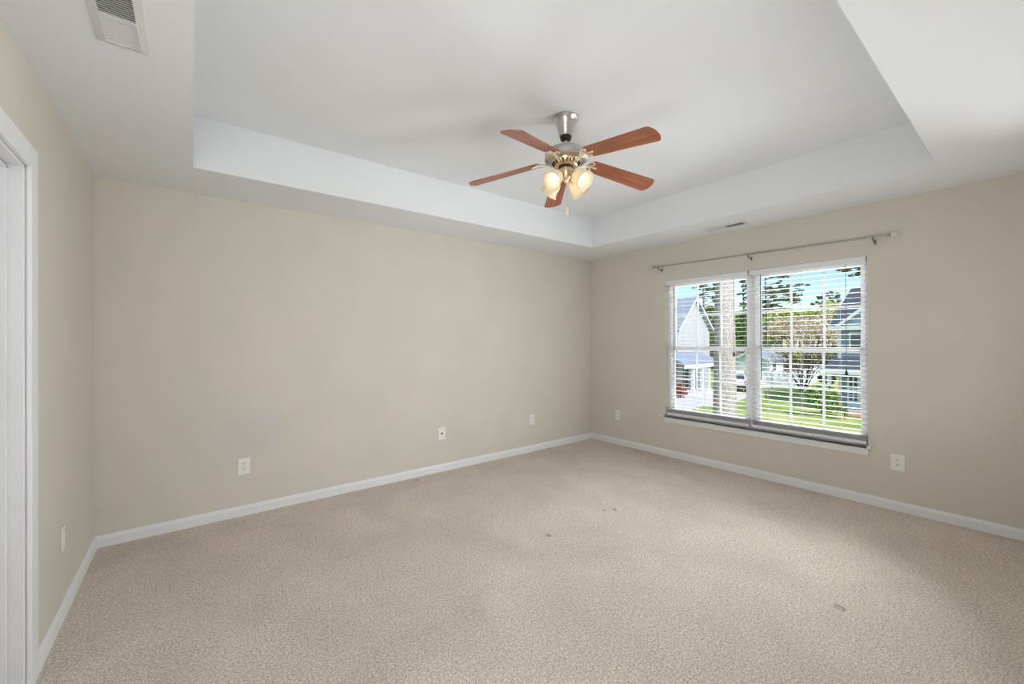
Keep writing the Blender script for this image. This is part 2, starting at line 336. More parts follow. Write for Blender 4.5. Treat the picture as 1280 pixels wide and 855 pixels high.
def obj(name, bm, m, parent=None, loc=None, smooth=False, bevel=0, label=None, kind=None):
    bmesh.ops.recalc_face_normals(bm, faces=bm.faces)
    me = bpy.data.meshes.new(name); bm.to_mesh(me); bm.free()
    for q in (m if isinstance(m, (list, tuple)) else [m]): me.materials.append(q)
    o = bpy.data.objects.new(name, me); COL.objects.link(o)
    if loc is not None: o.location = loc
    if parent: o.parent = parent
    if smooth:
        for p in me.polygons: p.use_smooth = True
        try: me.set_sharp_from_angle(angle=math.radians(40))
        except Exception: pass
    if bevel:
        b = o.modifiers.new('edge', 'BEVEL'); b.width = bevel; b.segments = 2; b.limit_method = 'ANGLE'
    if label: o['label'] = label
    if kind: o['kind'] = kind
    return o
def thing(name, label, cat, loc, group=None):
    o = bpy.data.objects.new(name, None); COL.objects.link(o); o.location = loc; o.empty_display_size = .1
    o['label'] = label; o['category'] = cat
    if group: o['group'] = group
    return o
def struct_root(name, loc=(0,0,0)):
    o = bpy.data.objects.new(name, None); COL.objects.link(o); o.location = loc; o['kind'] = 'structure'; return o
def nbm(): return bmesh.new()
def dup(root, loc, label, group=None):
    r = root.copy(); COL.objects.link(r); r.location = loc; r['label'] = label
    if group: r['group'] = group
    for ch in list(root.children):
        c = ch.copy(); COL.objects.link(c); c.parent = r
        for g in list(ch.children):
            d = g.copy(); COL.objects.link(d); d.parent = c
    return r

# ------------------------------------------------------------------ room shell
H, TH, WX, FY = 2.44, .328, -4.853, -4.0
XL, XR, YB, YF = -4.338, -.618, -.565, -3.417
T = .15
OY0, OY1, OZ0, OZ1 = -2.945, -1.125, .455, 2.025       # window opening
DY0, DY1, DZ = -2.24, -1.420, 2.03                      # door opening
b = nbm(); bx(b, WX-T, T, FY-T, T, -.2, 0); obj('floor', b, m_carpet, kind='structure')
b = nbm()
bx(b, WX-T, XL, FY-T, T, H, H+TH+.2); bx(b, XR, T, FY-T, T, H, H+TH+.2)
bx(b, XL, XR, YB, T, H, H+TH+.2); bx(b, XL, XR, FY-T, YF, H, H+TH+.2)
bx(b, XL, XR, YF, YB, H+TH, H+TH+.2); obj('ceiling', b, m_ceil, kind='structure')
b = nbm(); bx(b, WX-T, T, 0, T, 0, H); obj('wall_back', b, m_wallp, kind='structure')
b = nbm(); bx(b, 0, T, OY1, 0, 0, H); bx(b, 0, T, FY-T, OY0, 0, H); bx(b, 0, T, OY0, OY1, 0, OZ0); bx(b, 0, T, OY0, OY1, OZ1, H)
obj('wall_right', b, m_wall, kind='structure')
b = nbm(); bx(b, WX-T, WX, DY1, 0, 0, H); bx(b, WX-T, WX, FY-T, DY0, 0, H); bx(b, WX-T, WX, DY0, DY1, DZ, H)
obj('wall_left', b, m_wall, kind='structure')
b = nbm(); bx(b, WX-T, T, FY-T, FY, 0, H); obj('wall_front', b, m_wall, kind='structure')

def base_profile(bm, p0, p1, inward):
    """skirting with a sloped top edge from p0 to p1; inward = unit vector into the room"""
    p0, p1, n = Vector(p0), Vector(p1), Vector(inward)
    prof = [(0,0),(.015,0),(.015,.054),(.011,.064),(.006,.070),(.004,.076),(0,.076)]
    a = [p0+n*u+Vector((0,0,v)) for u, v in prof]
    poly_prism(bm, a, p1-p0)
b = nbm(); base_profile(b, (WX,0,0), (0,0,0), (0,-1,0)); obj('baseboard_back', b, m_trim, kind='structure')
b = nbm(); base_profile(b, (0,0,0), (0,FY,0), (-1,0,0)); obj('baseboard_right', b, m_trim, kind='structure')
b = nbm(); base_profile(b, (WX,0,0), (WX,DY1+.005+.085,0), (1,0,0)); base_profile(b, (WX,DY0-.005-.085,0), (WX,FY,0), (1,0,0)); obj('baseboard_left', b, m_trim, kind='structure')

# door casing and door
b = nbm()
CW = .085
for (a0, a1) in ((DY1+.005, DY1+.005+CW), (DY0-.005-CW, DY0-.005)):
    bx(b, WX, WX+.017, a0, a1, 0, DZ+CW)
    inner = a0 if a0 > DY0 else a1-.028
    bx(b, WX, WX+.012, inner-.002 if a0 > DY0 else inner, inner+.03, 0, DZ)
bx(b, WX, WX+.017, DY0-.005, DY1+.005, DZ-.002, DZ+CW)
obj('trim_1', b, m_trim, kind='structure', bevel=.004)
b = nbm()   # jamb lining with stop
bx(b, WX-T, WX, DY1-.012, DY1, 0, DZ); bx(b, WX-T, WX, DY0, DY0+.012, 0, DZ); bx(b, WX-T, WX, DY0, DY1, DZ-.012, DZ)
obj('trim_2', b, m_trim, kind='structure', bevel=.002)
dr = struct_root('door_1', (WX-.076, DY1-.014, 0))
b = nbm(); w = DY1-DY0-.03
bx(b, -.035, 0, -w, 0, .012, DZ-.018)
obj('door_panel', b, m_door, dr, bevel=.002)
b = nbm()
for (ya, yb2) in ((-.10-.26, -.10), (-w+.10, -w+.36)):
    for (za, zb) in ((.2,.78),(.95,1.55),(1.68,1.9)):
        bx(b, 0, .006, ya, yb2, za, zb); 
obj('raised_panel', b, m_door, dr, bevel=.004)
b = nbm(); bx(b, 0, .035, -.014, 0, .012, DZ-.018); bx(b, 0, .035, -w, -w+.014, .012, DZ-.018); bx(b, 0, .035, -w, 0, DZ-.03, DZ-.018)
obj('door_stop', b, m_trim, dr, bevel=.002)

# ------------------------------------------------------------------ windows
b = nbm(); bx(b, -.032, .08, OY0, OY1, OZ0-.001, .474); bx(b, -.032, 0, OY0-.025, OY1+.06, OZ0-.001, .474)
obj('trim_3', b, m_trim, kind='structure', bevel=.004)
b = nbm(); bx(b, -.016, 0, OY0, OY1+.005, .396, OZ0-.001); bx(b, -.022, 0, OY0-.004, OY1+.008, .436, OZ0-.001)
obj('trim_4', b, m_trim, kind='structure', bevel=.004)
MUL = -2.04
def window(name, y0, y1):
    r = struct_root(name, (.075, (y0+y1)/2, OZ0+.019))
    oy, oz = -(y0+y1)/2, -(OZ0+.019)
    L = lambda bm, xa, xb, ya, yb2, za, zb: bx(bm, xa, xb, ya+oy, yb2+oy, za+oz, zb+oz)
    f = .033; zt, zb_ = OZ1, .474
    b = nbm()
    L(b, 0, .075, y0, y0+f, zb_, zt); L(b, 0, .075, y1-f, y1, zb_, zt); L(b, 0, .075, y0+f, y1-f, zt-f, zt); L(b, 0, .075, y0+f, y1-f, zb_, zb_+f)
    obj('window_frame', b, m_vinyl, r, bevel=.003)
    def sash(label, x0, z0, z1, bot, top):
        b = nbm(); s = .034; ya, yb2 = y0+f, y1-f
        L(b, x0, x0+.028, ya, ya+s, z0, z1); L(b, x0, x0+.028, yb2-s, yb2, z0, z1)
        L(b, x0, x0+.028, ya+s, yb2-s, z0, z0+bot); L(b, x0, x0+.028, ya+s, yb2-s, z1-top, z1)
        sh = obj('sash', b, m_vinyl, r, bevel=.003)
        gy0, gy1, gz0, gz1 = ya+s, yb2-s, z0+bot, z1-top
        b = nbm(); g = .009
        for k in (1, 2):
            yy = gy0+(gy1-gy0)*k/3; L(b, x0+.007, x0+.021, yy-g, yy+g, gz0, gz1)
        zz = (gz0+gz1)/2+.01; L(b, x0+.0075, x0+.0205, gy0, gy1, zz-g, zz+g)
        obj('muntin', b, m_vinyl, sh)
        b = nbm(); L(b, x0+.012, x0+.016, gy0, gy1, gz0, gz1); obj('pane', b, m_pane, sh)
    sash('upper', .044, 1.228, zt-f, .04, .034)
    sash('lower', .012, zb_+f-.004, 1.268, .045, .045)
    b = nbm(); L(b, .002, .014, (y0+y1)/2-.03, (y0+y1)/2+.03, 1.262, 1.274); obj('sash_lock', b, m_vinyl, r, bevel=.003)
window('window_1', MUL, OY1); window('window_2', OY0, MUL)

# ------------------------------------------------------------------ blinds
def blind(y0, y1, label, ladders, wand, lift, tas_z):
    yc = (y0+y1)/2
    r = thing('window_blind', label, 'blind', (.034, yc, .474), 'slatted window blinds')
    X0, Z0 = .034, .474
    L = lambda bm, xa, xb, ya, yb2, za, zb: bx(bm, xa-X0, xb-X0, ya-yc, yb2-yc, za-Z0, zb-Z0)
    P = lambda x, y, z: (x-X0, y-yc, z-Z0)
    b = nbm(); L(b, .008, .06, y0+.004, y1-.004, 1.985, 2.022); obj('headrail', b, m_blind, r, bevel=.002)
    b = nbm(); L(b, -.004, .004, y0, y1, 1.972, 2.023); obj('valance', b, m_trim, r, bevel=.003)
    b = nbm(); n = 32; zs = [1.952-.0440*k for k in range(n)]
    zs = [z for z in zs if z > .575] + [.552, .541, .532, .524, .517]
    for z in zs:      # gently crowned slats
        prof = []
        for k in range(7):
            u = k/6-.5; prof.append((.034+u*.048, z+.0016*(1-4*u*u)))
        pts = [P(x, y0+.008, zz) for x, zz in prof]+[P(x, y0+.008, zz-.0022) for x, zz in prof[::-1]]
        poly_prism(b, pts, (0, y1-y0-.016, 0))
    obj('slats', b, m_blind, r)
    b = nbm(); L(b, .010, .058, y0+.008, y1-.008, .477, .507); obj('bottom_rail', b, m_trim, r, bevel=.004)
    for yy in ladders:
        b = nbm()
        for xx in (.0085, .0595): tube(b, [P(xx, yy, .507), P(xx, yy, 1.985)], .0011, 5)
        tube(b, [P(.034, yy+.006, .507), P(.034, yy+.006, 1.985)], .0009, 5)
        obj('ladder_cord', b, m_lad, r)
    b = nbm(); tube(b, [P(.004, wand, 1.98), P(.0035, wand, .95)], .0042, 6); obj('tilt_wand', b, m_cord, r, smooth=True)
    b = nbm(); tube(b, [P(.003, lift, 1.98), P(.003, lift, tas_z)], .0022, 6); c = obj('lift_cord', b, m_cord, r, smooth=True)
    b = nbm(); lathe(b, [(0,.0),(.0045,0),(.007,-.012),(.013,-.04),(.013,-.046),(0,-.046)], 12, Matrix.Translation(P(.003, lift, tas_z)))
    obj('cord_tassel', b, m_tassel, c, smooth=True)
blind(MUL+.006, OY1-.006, 'white slatted blind over the left pane of the window, nearest the room corner', [-1.33,-1.585,-1.86], -1.238, -1.895, 1.22)
blind(OY0+.006, MUL-.006, 'white slatted blind over the right pane of the window, with dark tassel', [-2.20,-2.475,-2.755], -2.147, -2.805, 1.085)

# ------------------------------------------------------------------ curtain rod
rx, rz0, rz1 = -.085, 2.192, 2.147
def rz(y): return rz0+(rz1-rz0)*(-1.04-y)/(3.10-1.04)
cr = thing('curtain_rod', 'thin nickel curtain rod with glass ball ends above the window', 'curtain rod', (0,-2.07,2.15))
P = lambda x, y, z: (x, y+2.07, z-2.15)
b = nbm(); tube(b, [P(rx,-1.035,rz(-1.035)), P(rx,-2.10,rz(-2.10))], .0065, 10); tube(b, [P(rx,-2.06,rz(-2.06)), P(rx,-3.09,rz(-3.09))], .0085, 10)
obj('rod', b, m_rod, cr, smooth=True)
for (ya, s) in ((-1.035, 1), (-3.09, -1)):
    d = Vector((0, s, (rz0-rz1)/2.06*s)).normalized()
    b = nbm(); mt = axis_mtx(P(rx, ya, rz(ya)), d)
    lathe(b, [(0,-.012),(.012,-.012),(.013,-.004),(.010,0),(.015,.006),(.015,.011),(.009,.015),(0,.015)], 16, mt)
    f = obj('finial', b, m_rod, cr, smooth=True)
    b = nbm(); mt = axis_mtx(Vector(P(rx, ya, rz(ya)))+d*.038, d)
    bmesh.ops.create_icosphere(b, subdivisions=2, radius=.026, matrix=mt); obj('glass_ball', b, m_crystal, f)
for ya in (-1.095, -2.07, -3.0):
    z = rz(ya)
    b = nbm()
    bx(b, -.006, 0, *[v+2.07 for v in (ya-.006, ya+.006)], z-2.15-.050, z-2.15-.012)
    tube(b, [P(-.004, ya, z-.035), P(-.05, ya, z-.032), P(rx-.002, ya, z-.022), P(rx-.003, ya, z-.010)], .0055, 8)
    tube(b, [P(rx+.0115*math.cos(a), ya, z+.0115*math.sin(a)) for a in [math.pi*(.55+1.0*k/8)+math.pi*.25 for k in range(9)]], .003, 6)
    tube(b, [P(rx, ya, z-.010), P(rx, ya-.004, z-.03)], [.004,.005], 8)
    obj('bracket', b, m_brk, cr, smooth=True)

# ------------------------------------------------------------------ outlets
def outlet(label, pos, normal, kind='duplex', w=.082, h=.128):
    """built in the plane x=right, z=up, facing -y then turned"""
    r = thing('wall_plate' if kind == 'blank' else 'wall_outlet', label, 'wall plate' if kind == 'blank' else 'outlet', pos, 'wall outlets')
    r.rotation_euler = (0, 0, math.atan2(normal[0], -normal[1]))
    b = nbm(); bx(b, -w/2, w/2, -.006, 0, -h/2, h/2); obj('cover_plate', b, m_plate, r, bevel=.0035)
    if kind == 'duplex':
        for s in (-1, 1):
            b = nbm(); pts = []
            for k in range(24):
                a = 2*math.pi*k/24; pts.append((.0175*math.cos(a), -.006, max(-.0135, min(.0135, .0185*math.sin(a)))+s*.0195))
            poly_prism(b, pts, (0,-.003,0)); q = obj('receptacle', b, m_plate, r)
            b = nbm()
            for (u, hh) in ((-.007,.0055),(.007,.0045)): bx(b, u-.0016, u+.0016, -.0096, -.009, s*.0195+.003-hh, s*.0195+.003+hh)
            tube(b, [(0,-.009,s*.0195-.008),(0,-.0096,s*.0195-.008)], .0026, 8); obj('slots', b, m_slot, q)
        b = nbm(); tube(b, [(0,-.006,0),(0,-.0082,0)], .003, 10); obj('screw', b, m_nickel, r)
    else:
      if kind == 'coax':
        b = nbm(); tube(b, [(0,-.006,0),(0,-.008,0)], .011, 6); tube(b, [(0,-.008,0),(0,-.017,0)], .0055, 10); obj('connector', b, m_dark, r)
      for s in (-1, 1):
            b = nbm(); tube(b, [(0,-.006,s*.042),(0,-.0078,s*.042)], .003, 10); obj('screw', b, m_nickel, r)
outlet('white double outlet on the back wall under the grey paint patch', (-4.028,0,.380), (0,-1))
outlet('white cable plate with a single centre connector on the back wall', (-2.308,0,.390), (0,-1), 'coax')
outlet('small white outlet on the back wall near the far corner', (-1.080,0,.383), (0,-1), w=.074, h=.12)
outlet('white outlet on the window wall between far corner and window', (0,-.445,.380), (-1,0), w=.074, h=.12)
outlet('white double outlet right of the window above the baseboard', (0,-3.12,.376), (-1,0))
outlet('pale wall plate seen almost edge-on, on the left wall beside the door casing', (WX,-.85,.381), (1,0), 'blank', w=.058, h=.118)

# ------------------------------------------------------------------ ceiling vents
def vent(label, x0, x1, y0, y1):
    r = thing('ceiling_vent', label, 'vent', ((x0+x1)/2, (y0+y1)/2, H), 'ceiling vents')
    hx, hy = (x1-x0)/2, (y1-y0)/2; ix, iy = hx-.027, hy-.027
    b = nbm()   # sloped frame: outer edge flush, inner edge 8 mm proud
    ring = [[(-hx,-hy,0),(hx,-hy,0),(hx,hy,0),(-hx,hy,0)], [(-hx+.003,-hy+.003,-.004),(hx-.003,-hy+.003,-.004),(hx-.003,hy-.003,-.004),(-hx+.003,hy-.003,-.004)],
            [(-ix,-iy,-.010),(ix,-iy,-.010),(ix,iy,-.010),(-ix,iy,-.010)], [(-ix,-iy,-.0015),(ix,-iy,-.0015),(ix,iy,-.0015),(-ix,iy,-.0015)]]
    vs = [[b.verts.new(p) for p in q] for q in ring]
    for a, c in zip(vs, vs[1:]):
        for k in range(4): b.faces.new((a[k], a[(k+1)%4], c[(k+1)%4], c[k]))
    bx(b, -ix, ix, -.006, .010, -.010, -.0015)          # bar between the two halves
    obj('vent_frame', b, m_vent, r)
    b = nbm(); bx(b, -ix, ix, -iy, iy, -.0014, -.0004); obj('duct_opening', b, m_vdark, r)
    n = 13
    for side in (0, 1):
        ya, yb2 = ((-iy, -.006), (.010, iy))[side]
        b = nbm()
        for k in range(n):
            y = ya+(yb2-ya)*(k+.5)/n; t = -.62 if side == 0 else .10
            mt = Matrix.Translation((0, y, -.0065)) @ Matrix.Rotation(t+math.pi/2 if side == 0 else t, 4, 'X')
            if side == 0: bx(b, -ix, ix, -.0036, .0036, -.0006, .0006, mt)
            else: bx(b, -ix, ix, -.0068, .0068, -.0006, .0006, mt)
        obj('louvers', b, m_vent, r)
    b = nbm(); lathe(b, [(0,-.0115),(.003,-.0105),(.0035,-.008),(0,-.006)], 10, Matrix.Translation((0, iy+.014, 0))); obj('screw', b, m_nickel, r, smooth=True)
vent('pale ceiling vent above the door, at the top left corner', -4.615, -4.468, -2.105, -1.735)
vent('small ceiling vent above the curtain rod', -.345, -.205, -2.14, -1.755)

# ------------------------------------------------------------------ ceiling fan
FC = Vector((-2.450, -1.952, 0)); CZ = H+TH
fan = thing('ceiling_fan', 'five-blade wooden ceiling fan with four lit tulip lamps, hung from the tray ceiling', 'ceiling fan', (FC.x, FC.y, CZ))
Z = lambda z: z-CZ
b = nbm(); lathe(b, [(0,0),(.080,0),(.081,-.008),(.077,-.014),(.070,-.018),(.064,-.034),(.056,-.062),(.047,-.095),(.041,-.112),(.040,-.118),(0,-.118)], 40)
obj('canopy', b, m_nickel, fan, smooth=True)
b = nbm(); lathe(b, [(0,-.112),(.030,-.112),(.036,-.124),(.034,-.138),(.024,-.145),(.014,-.147),(0,-.147)], 28); obj('hanger_ball', b, m_dark, fan, smooth=True)
b = nbm(); lathe(b, [(0,-.13),(.0125,-.13),(.0125,-.20),(.022,-.205),(.024,-.215),(0,-.215)], 20); obj('downrod', b, m_nickel, fan, smooth=True)
b = nbm(); lathe(b, [(0,Z(2.572)),(.03,Z(2.572)),(.06,Z(2.570)),(.10,Z(2.563)),(.124,Z(2.552)),(.133,Z(2.538)),(.1345,Z(2.522)),(.133,Z(2.508)),(.137,Z(2.504)),(.137,Z(2.498)),(.125,Z(2.492)),(.10,Z(2.490)),(0,Z(2.490))], 56)
obj('motor_housing', b, m_nickel, fan, smooth=True)
b = nbm()
def fl(j, u): return .02*math.cos(2*math.pi*u*22) if j in (2, 3) else 0
lathe(b, [(0,Z(2.492)),(.092,Z(2.492)),(.090,Z(2.482)),(.072,Z(2.462)),(.060,Z(2.456)),(0,Z(2.456))], 132, None, fl)
ring = obj('vent_ring', b, m_brass, fan, smooth=True)
b = nbm()
for k in range(22):
    a = 2*math.pi*k/22
    mt = Matrix.Rotation(a, 4, 'Z') @ Matrix.Translation((.0825, 0, Z(2.4705))) @ Matrix.Rotation(math.radians(42), 4, 'Y')
    bx(b, -.0012, .0026, -.0040, .0040, -.012, .012, mt)
obj('vent_slots', b, m_dark, ring)
b = nbm(); lathe(b, [(0,Z(2.458)),(.045,Z(2.458)),(.048,Z(2.450)),(.045,Z(2.444)),(0,Z(2.444))], 32); obj('gap_disc', b, m_dark, fan, smooth=True)  # dark disc standing in for the black gap between vent ring and fitter
b = nbm(); lathe(b, [(0,Z(2.447)),(.040,Z(2.447)),(.043,Z(2.438)),(.042,Z(2.415)),(.036,Z(2.395)),(.026,Z(2.378)),(.018,Z(2.372)),(.012,Z(2.362)),(.008,Z(2.352)),(0,Z(2.348))], 32)
obj('light_fitter', b, m_brass, fan, smooth=True)

BZ = Z(2.514); PITCH = math.radians(-12)
def blade_bm():
    b = nbm(); uv = b.loops.layers.uv.new('grain')
    r0, r1 = .168, .665; out = []
    def half(r):
        t = (r-r0)/(r1-r0); return .054+.014*min(1, t*1.25)
    # outline: rounded root, straight sides, softly curved tip with round corners
    pts = []
    n = 8
    for k in range(n+1):                  # root arc from +side to -side
        a = math.pi/2+math.pi*k/n
        pts.append((r0+.035+.040*math.cos(a), .054*math.sin(a)))
    h = half(r1); c = .022
    for k in range(6):
        a = -math.pi/2+k/5*math.pi/2*.93; pts.append((r1-.012-c+c*math.cos(a), -h+c+c*math.sin(a)))
    for k in range(1, 6):
        v = -h+c+(2*h-2*c)*k/6; pts.append((r1-.012+.012*(1-(v/h)**2), v))
    for k in range(6):
        a = (1-.93)*math.pi/2+k/5*math.pi/2*.93; pts.append((r1-.012-c+c*math.cos(a), h-c+c*math.sin(a)))
    top = [b.verts.new((x, y, .003)) for x, y in pts]; bot = [b.verts.new((x, y, -.003)) for x, y in pts]
    fs = [b.faces.new(top), b.faces.new(bot[::-1])]
    for i in range(len(pts)): fs.append(b.faces.new((top[i], bot[i], bot[(i+1)%len(pts)], top[(i+1)%len(pts)])))
    for f in b.faces:
        for l in f.loops: l[uv].uv = (l.vert.co.x, l.vert.co.y)
    return b
def iron_bm():
    """cast blade iron: drop arm, scrolled loops and a three-lobed plate under the blade root"""
    b = nbm()
    zb = -.0055
    tube(b, [(.045,0,-.030),(.075,0,-.036),(.100,0,-.033),(.125,0,-.020),(.152,0,zb-.003),(.185,0,zb)], [.008,.0085,.0075,.007,.0065,.006], 8)
    for s in (-1, 1):
        tube(b, [(.122,s*.004,-.020),(.140,s*.018,-.011),(.160,s*.036,zb-.001),(.186,s*.042,zb),(.198,s*.033,zb),(.191,s*.021,zb),(.176,s*.015,zb),(.164,s*.018,zb)], [.005,.005,.0045,.0045,.004,.004,.0035,.003], 7)
        lathe(b, [(0,-.004),(.007,-.003),(.008,0),(.007,.002),(0,.002)], 12, Matrix.Translation((.192, s*.033, zb-.001)))
    tube(b, [(.18,0,zb),(.203,0,zb),(.222,0,zb)], [.006,.0065,.007], 8)
    lathe(b, [(0,-.004),(.007,-.003),(.008,0),(.007,.002),(0,.002)], 12, Matrix.Translation((.222, 0, zb-.001)))
    return b
bl0 = None
for k in range(5):
    a = math.radians(-17.7+72*k)
    if bl0 is None:
        bl = obj('blade', blade_bm(), m_blade, fan, (0,0,BZ)); ir = obj('blade_iron', iron_bm(), m_cream, bl, smooth=True); bl0, ir0 = bl, ir
    else:
        bl = bl0.copy(); COL.objects.link(bl); ir = ir0.copy(); COL.objects.link(ir); ir.parent = bl
    bl.rotation_mode = 'QUATERNION'
    bl.rotation_quaternion = (Matrix.Rotation(a, 4, 'Z') @ Matrix.Rotation(math.radians(8.7), 4, 'Y') @ Matrix.Rotation(PITCH, 4, 'X')).to_quaternion()
# four lamps
base_az = math.radians(52.1)
for k in range(4):
    az = base_az+math.radians(45+90*k); tilt = math.radians(50)   # tilt of the lamp axis from straight down
    h = Vector((math.cos(az), math.sin(az), 0)); d = (h*math.sin(tilt)-Vector((0,0,1))*math.cos(tilt)).normalized()
    p0 = h*.030+Vector((0,0,Z(2.408))); p1 = p0+h*.022+Vector((0,0,-.004)); p2 = p1+d*.022
    b = nbm(); tube(b, [p0, p1-h*.008, p1, p1+d*.012], [.009,.009,.010,.011], 10); lathe(b, [(0,0),(.021,0),(.024,.006),(.024,.020),(.021,.022),(0,.022)], 20, axis_mtx(p1+d*.008, d))
    arm = obj('lamp_arm', b, m_brass, fan, smooth=True)
    b = nbm(); prof = [(.023,0),(.031,.010),(.042,.028),(.047,.048),(.047,.066),(.050,.082),(.057,.096),(.064,.104)]
    prof2 = [(r-.003, t+.0004) for r, t in prof[::-1]]
    lathe(b, prof+prof2, 36, axis_mtx(p2, d), lambda j, u: .022*math.cos(2*math.pi*u*6)*(1 if j in (6,7,8,9) else .3 if j in (5,10) else 0))
    obj('lamp_shade', b, m_shade, arm, smooth=True)
    b = nbm(); lathe(b, [(0,.0),(.012,.0),(.013,.016),(.020,.030),(.0275,.048),(.0285,.060),(.025,.073),(.015,.083),(0,.087)], 24, axis_mtx(p2, d))
    obj('bulb', b, m_bulb, arm, smooth=True)
b = nbm()
ch = Vector((-.018, -.022, 0))
tube(b, [ch*.9+Vector((0,0,Z(2.40))), ch+Vector((0,0,Z(2.30))), ch+Vector((0,0,Z(2.185)))], .0016, 6)
pc = obj('pull_chain', b, m_brass, fan, smooth=True)
b = nbm(); lathe(b, [(0,Z(2.19)),(.005,Z(2.188)),(.008,Z(2.178)),(.0105,Z(2.158)),(.0095,Z(2.146)),(.005,Z(2.142)),(.004,Z(2.136)),(0,Z(2.135))], 14, Matrix.Translation(ch)); obj('pull_knob', b, m_knob, pc, smooth=True)
b = nbm(); ch2 = Vector((.02,.018,0)); tube(b, [ch2+Vector((0,0,Z(2.40))), ch2+Vector((0,0,Z(2.27)))], .0016, 6); obj('pull_chain', b, m_brass, fan, smooth=True)

# ------------------------------------------------------------------ outdoors
GZ = -2.9
def G(px, py):
    d = _fw + _r*((px-640)/CF) - _u*((py-427.5-CSY)/CF); t = (GZ-CPOS.z)/d.z; return CPOS+d*t
b = nbm(); bx(b, 1.5, 52, -40, 60, GZ-.5, GZ); obj('lawn', b, m_grass, kind='structure')
b = nbm(); bx(b, 52, 200, -120, 200, GZ-.5, GZ+.02); obj('woodland_floor', b, m_leaflitter, kind='structure')
b = nbm(); pts = [G(800,512), G(845,497), G(893,489), G(936,491), G(936,498), G(893,506), G(872,509), G(858,516), G(842,528), G(790,540)]
poly_prism(b, [(p.x, p.y, GZ+.005) for p in pts], (0,0,.03)); obj('driveway', b, m_conc, kind='structure')

def leaves(bm, c, rad, n, size, flat=.8, shell=.35):
    c = Vector(c)
    for _ in range(n):
        while True:
            v = Vector((random.uniform(-1,1), random.uniform(-1,1), random.uniform(-1,1)))
            if shell < v.length < 1: break
        p = c+Vector((v.x*rad[0], v.y*rad[1], v.z*rad[2]))
        q = Vector((random.gauss(0,1), random.gauss(0,1), random.gauss(0,1))).normalized()
        a = q.orthogonal().normalized(); e = q.cross(a); s = size*random.uniform(.6,1.3)
        vs = [bm.verts.new(p+a*s), bm.verts.new(p+e*s*flat), bm.verts.new(p-a*s), bm.verts.new(p-e*s*flat)]
        bm.faces.new(vs)
def branch(bm, p, d, length, r, depth, spread, tips, n=5):
    p = Vector(p); pts = [p]; q = p; dd = Vector(d).normalized()
    for k in range(3):
        dd = (dd+Vector((random.gauss(0,.12), random.gauss(0,.12), random.gauss(0,.06)+.05))).normalized()
        q = q+dd*length/3; pts.append(q)
    tube(bm, pts, [r, r*.85, r*.72, r*.6], n, False)
    if depth == 0: tips.append(q); return
    for k in range(random.choice((2,3,3))):
        nd_ = (dd+Vector((random.gauss(0,spread), random.gauss(0,spread), random.gauss(.1,spread*.5)))).normalized()
        branch(bm, pts[-1] if k else pts[2], nd_, length*random.uniform(.6,.8), r*.58, depth-1, spread, tips, max(3, n-1))
def tree(name, label, cat, base, trunk_h, trunk_r, blobs, n, size, lm, group=None, shell=.35, flat=.8):
    """blobs: list of (centre, radii)"""
    base = Vector(base); r = thing(name, label, cat, base, group)
    b = nbm(); top = Vector((0,0,trunk_h))
    tube(b, [(0,0,0), (0.02*trunk_h*random.uniform(-1,1),0,trunk_h*.5), top], [trunk_r, trunk_r*.8, trunk_r*.45], 8)
    for c, rad in blobs:
        c = Vector(c)-base
        s = Vector((0,0,max(.25*trunk_h, min(trunk_h*.95, c.z-rad[2]*.3))))
        tube(b, [s, s.lerp(c, .55)+Vector((0,0,.2)), c], [trunk_r*.4, trunk_r*.28, trunk_r*.12], 5)
    obj('trunk', b, m_twig, r, smooth=True)
    b = nbm(); tot = sum(q[1][0]*q[1][2] for q in blobs)
    for c, rad in blobs: leaves(b, Vector(c)-base, rad, max(20, int(n*rad[0]*rad[2]/tot)), size, flat, shell)
    obj('foliage', b, lm, r)
def pb(Z, *specs):
    """crown blobs given as photo ellipses at distance Z"""
    out = []
    for px, py, rx_, ry_ in specs:
        s = Z/CF; out.append((at(px, py, Z), (rx_*s, rx_*s, ry_*s)))
    return out
def gp(px, Z):
    p = at(px, 424, Z); return Vector((p.x, p.y, GZ))

# big pine trunk right outside the left window
tb = gp(905.5, 11.0)
pt = thing('pine_tree', 'thick bare pine trunk standing close outside the left window pane', 'tree', tb)
b = nbm(); rings = []; n = 40; hh = 9.0; m_ = 90
for i in range(m_+1):
    z = hh*i/m_; R = .325-.017*z+.12*math.exp(-z*1.6)
    off = (.05*math.sin(z*.5), .03*math.sin(z*.4+1))
    rings.append([b.verts.new((off[0]+math.cos(2*math.pi*k/n)*R*(1+.035*random.uniform(-1,1)), off[1]+math.sin(2*math.pi*k/n)*R*(1+.035*random.uniform(-1,1)), z)) for k in range(n)])
for a, c in zip(rings, rings[1:]):
    for k in range(n): b.faces.new((a[k], a[(k+1)%n], c[(k+1)%n], c[k]))
b.faces.new(rings[-1])
obj('trunk', b, m_bark, pt, smooth=True)
b = nbm(); tips = []
for k in range(9):
    a = k*2.4; branch(b, (.1*math.cos(a), .1*math.sin(a), 7.2+k*.2), (math.cos(a), math.sin(a), .35), 1.5, .05, 2, .45, tips)
obj('branches', b, m_bark, pt, smooth=True)
b = nbm()
for t in tips: leaves(b, t, (.45,.45,.3), 40, .10, .15, 0)
obj('needles', b, m_lpine, pt)

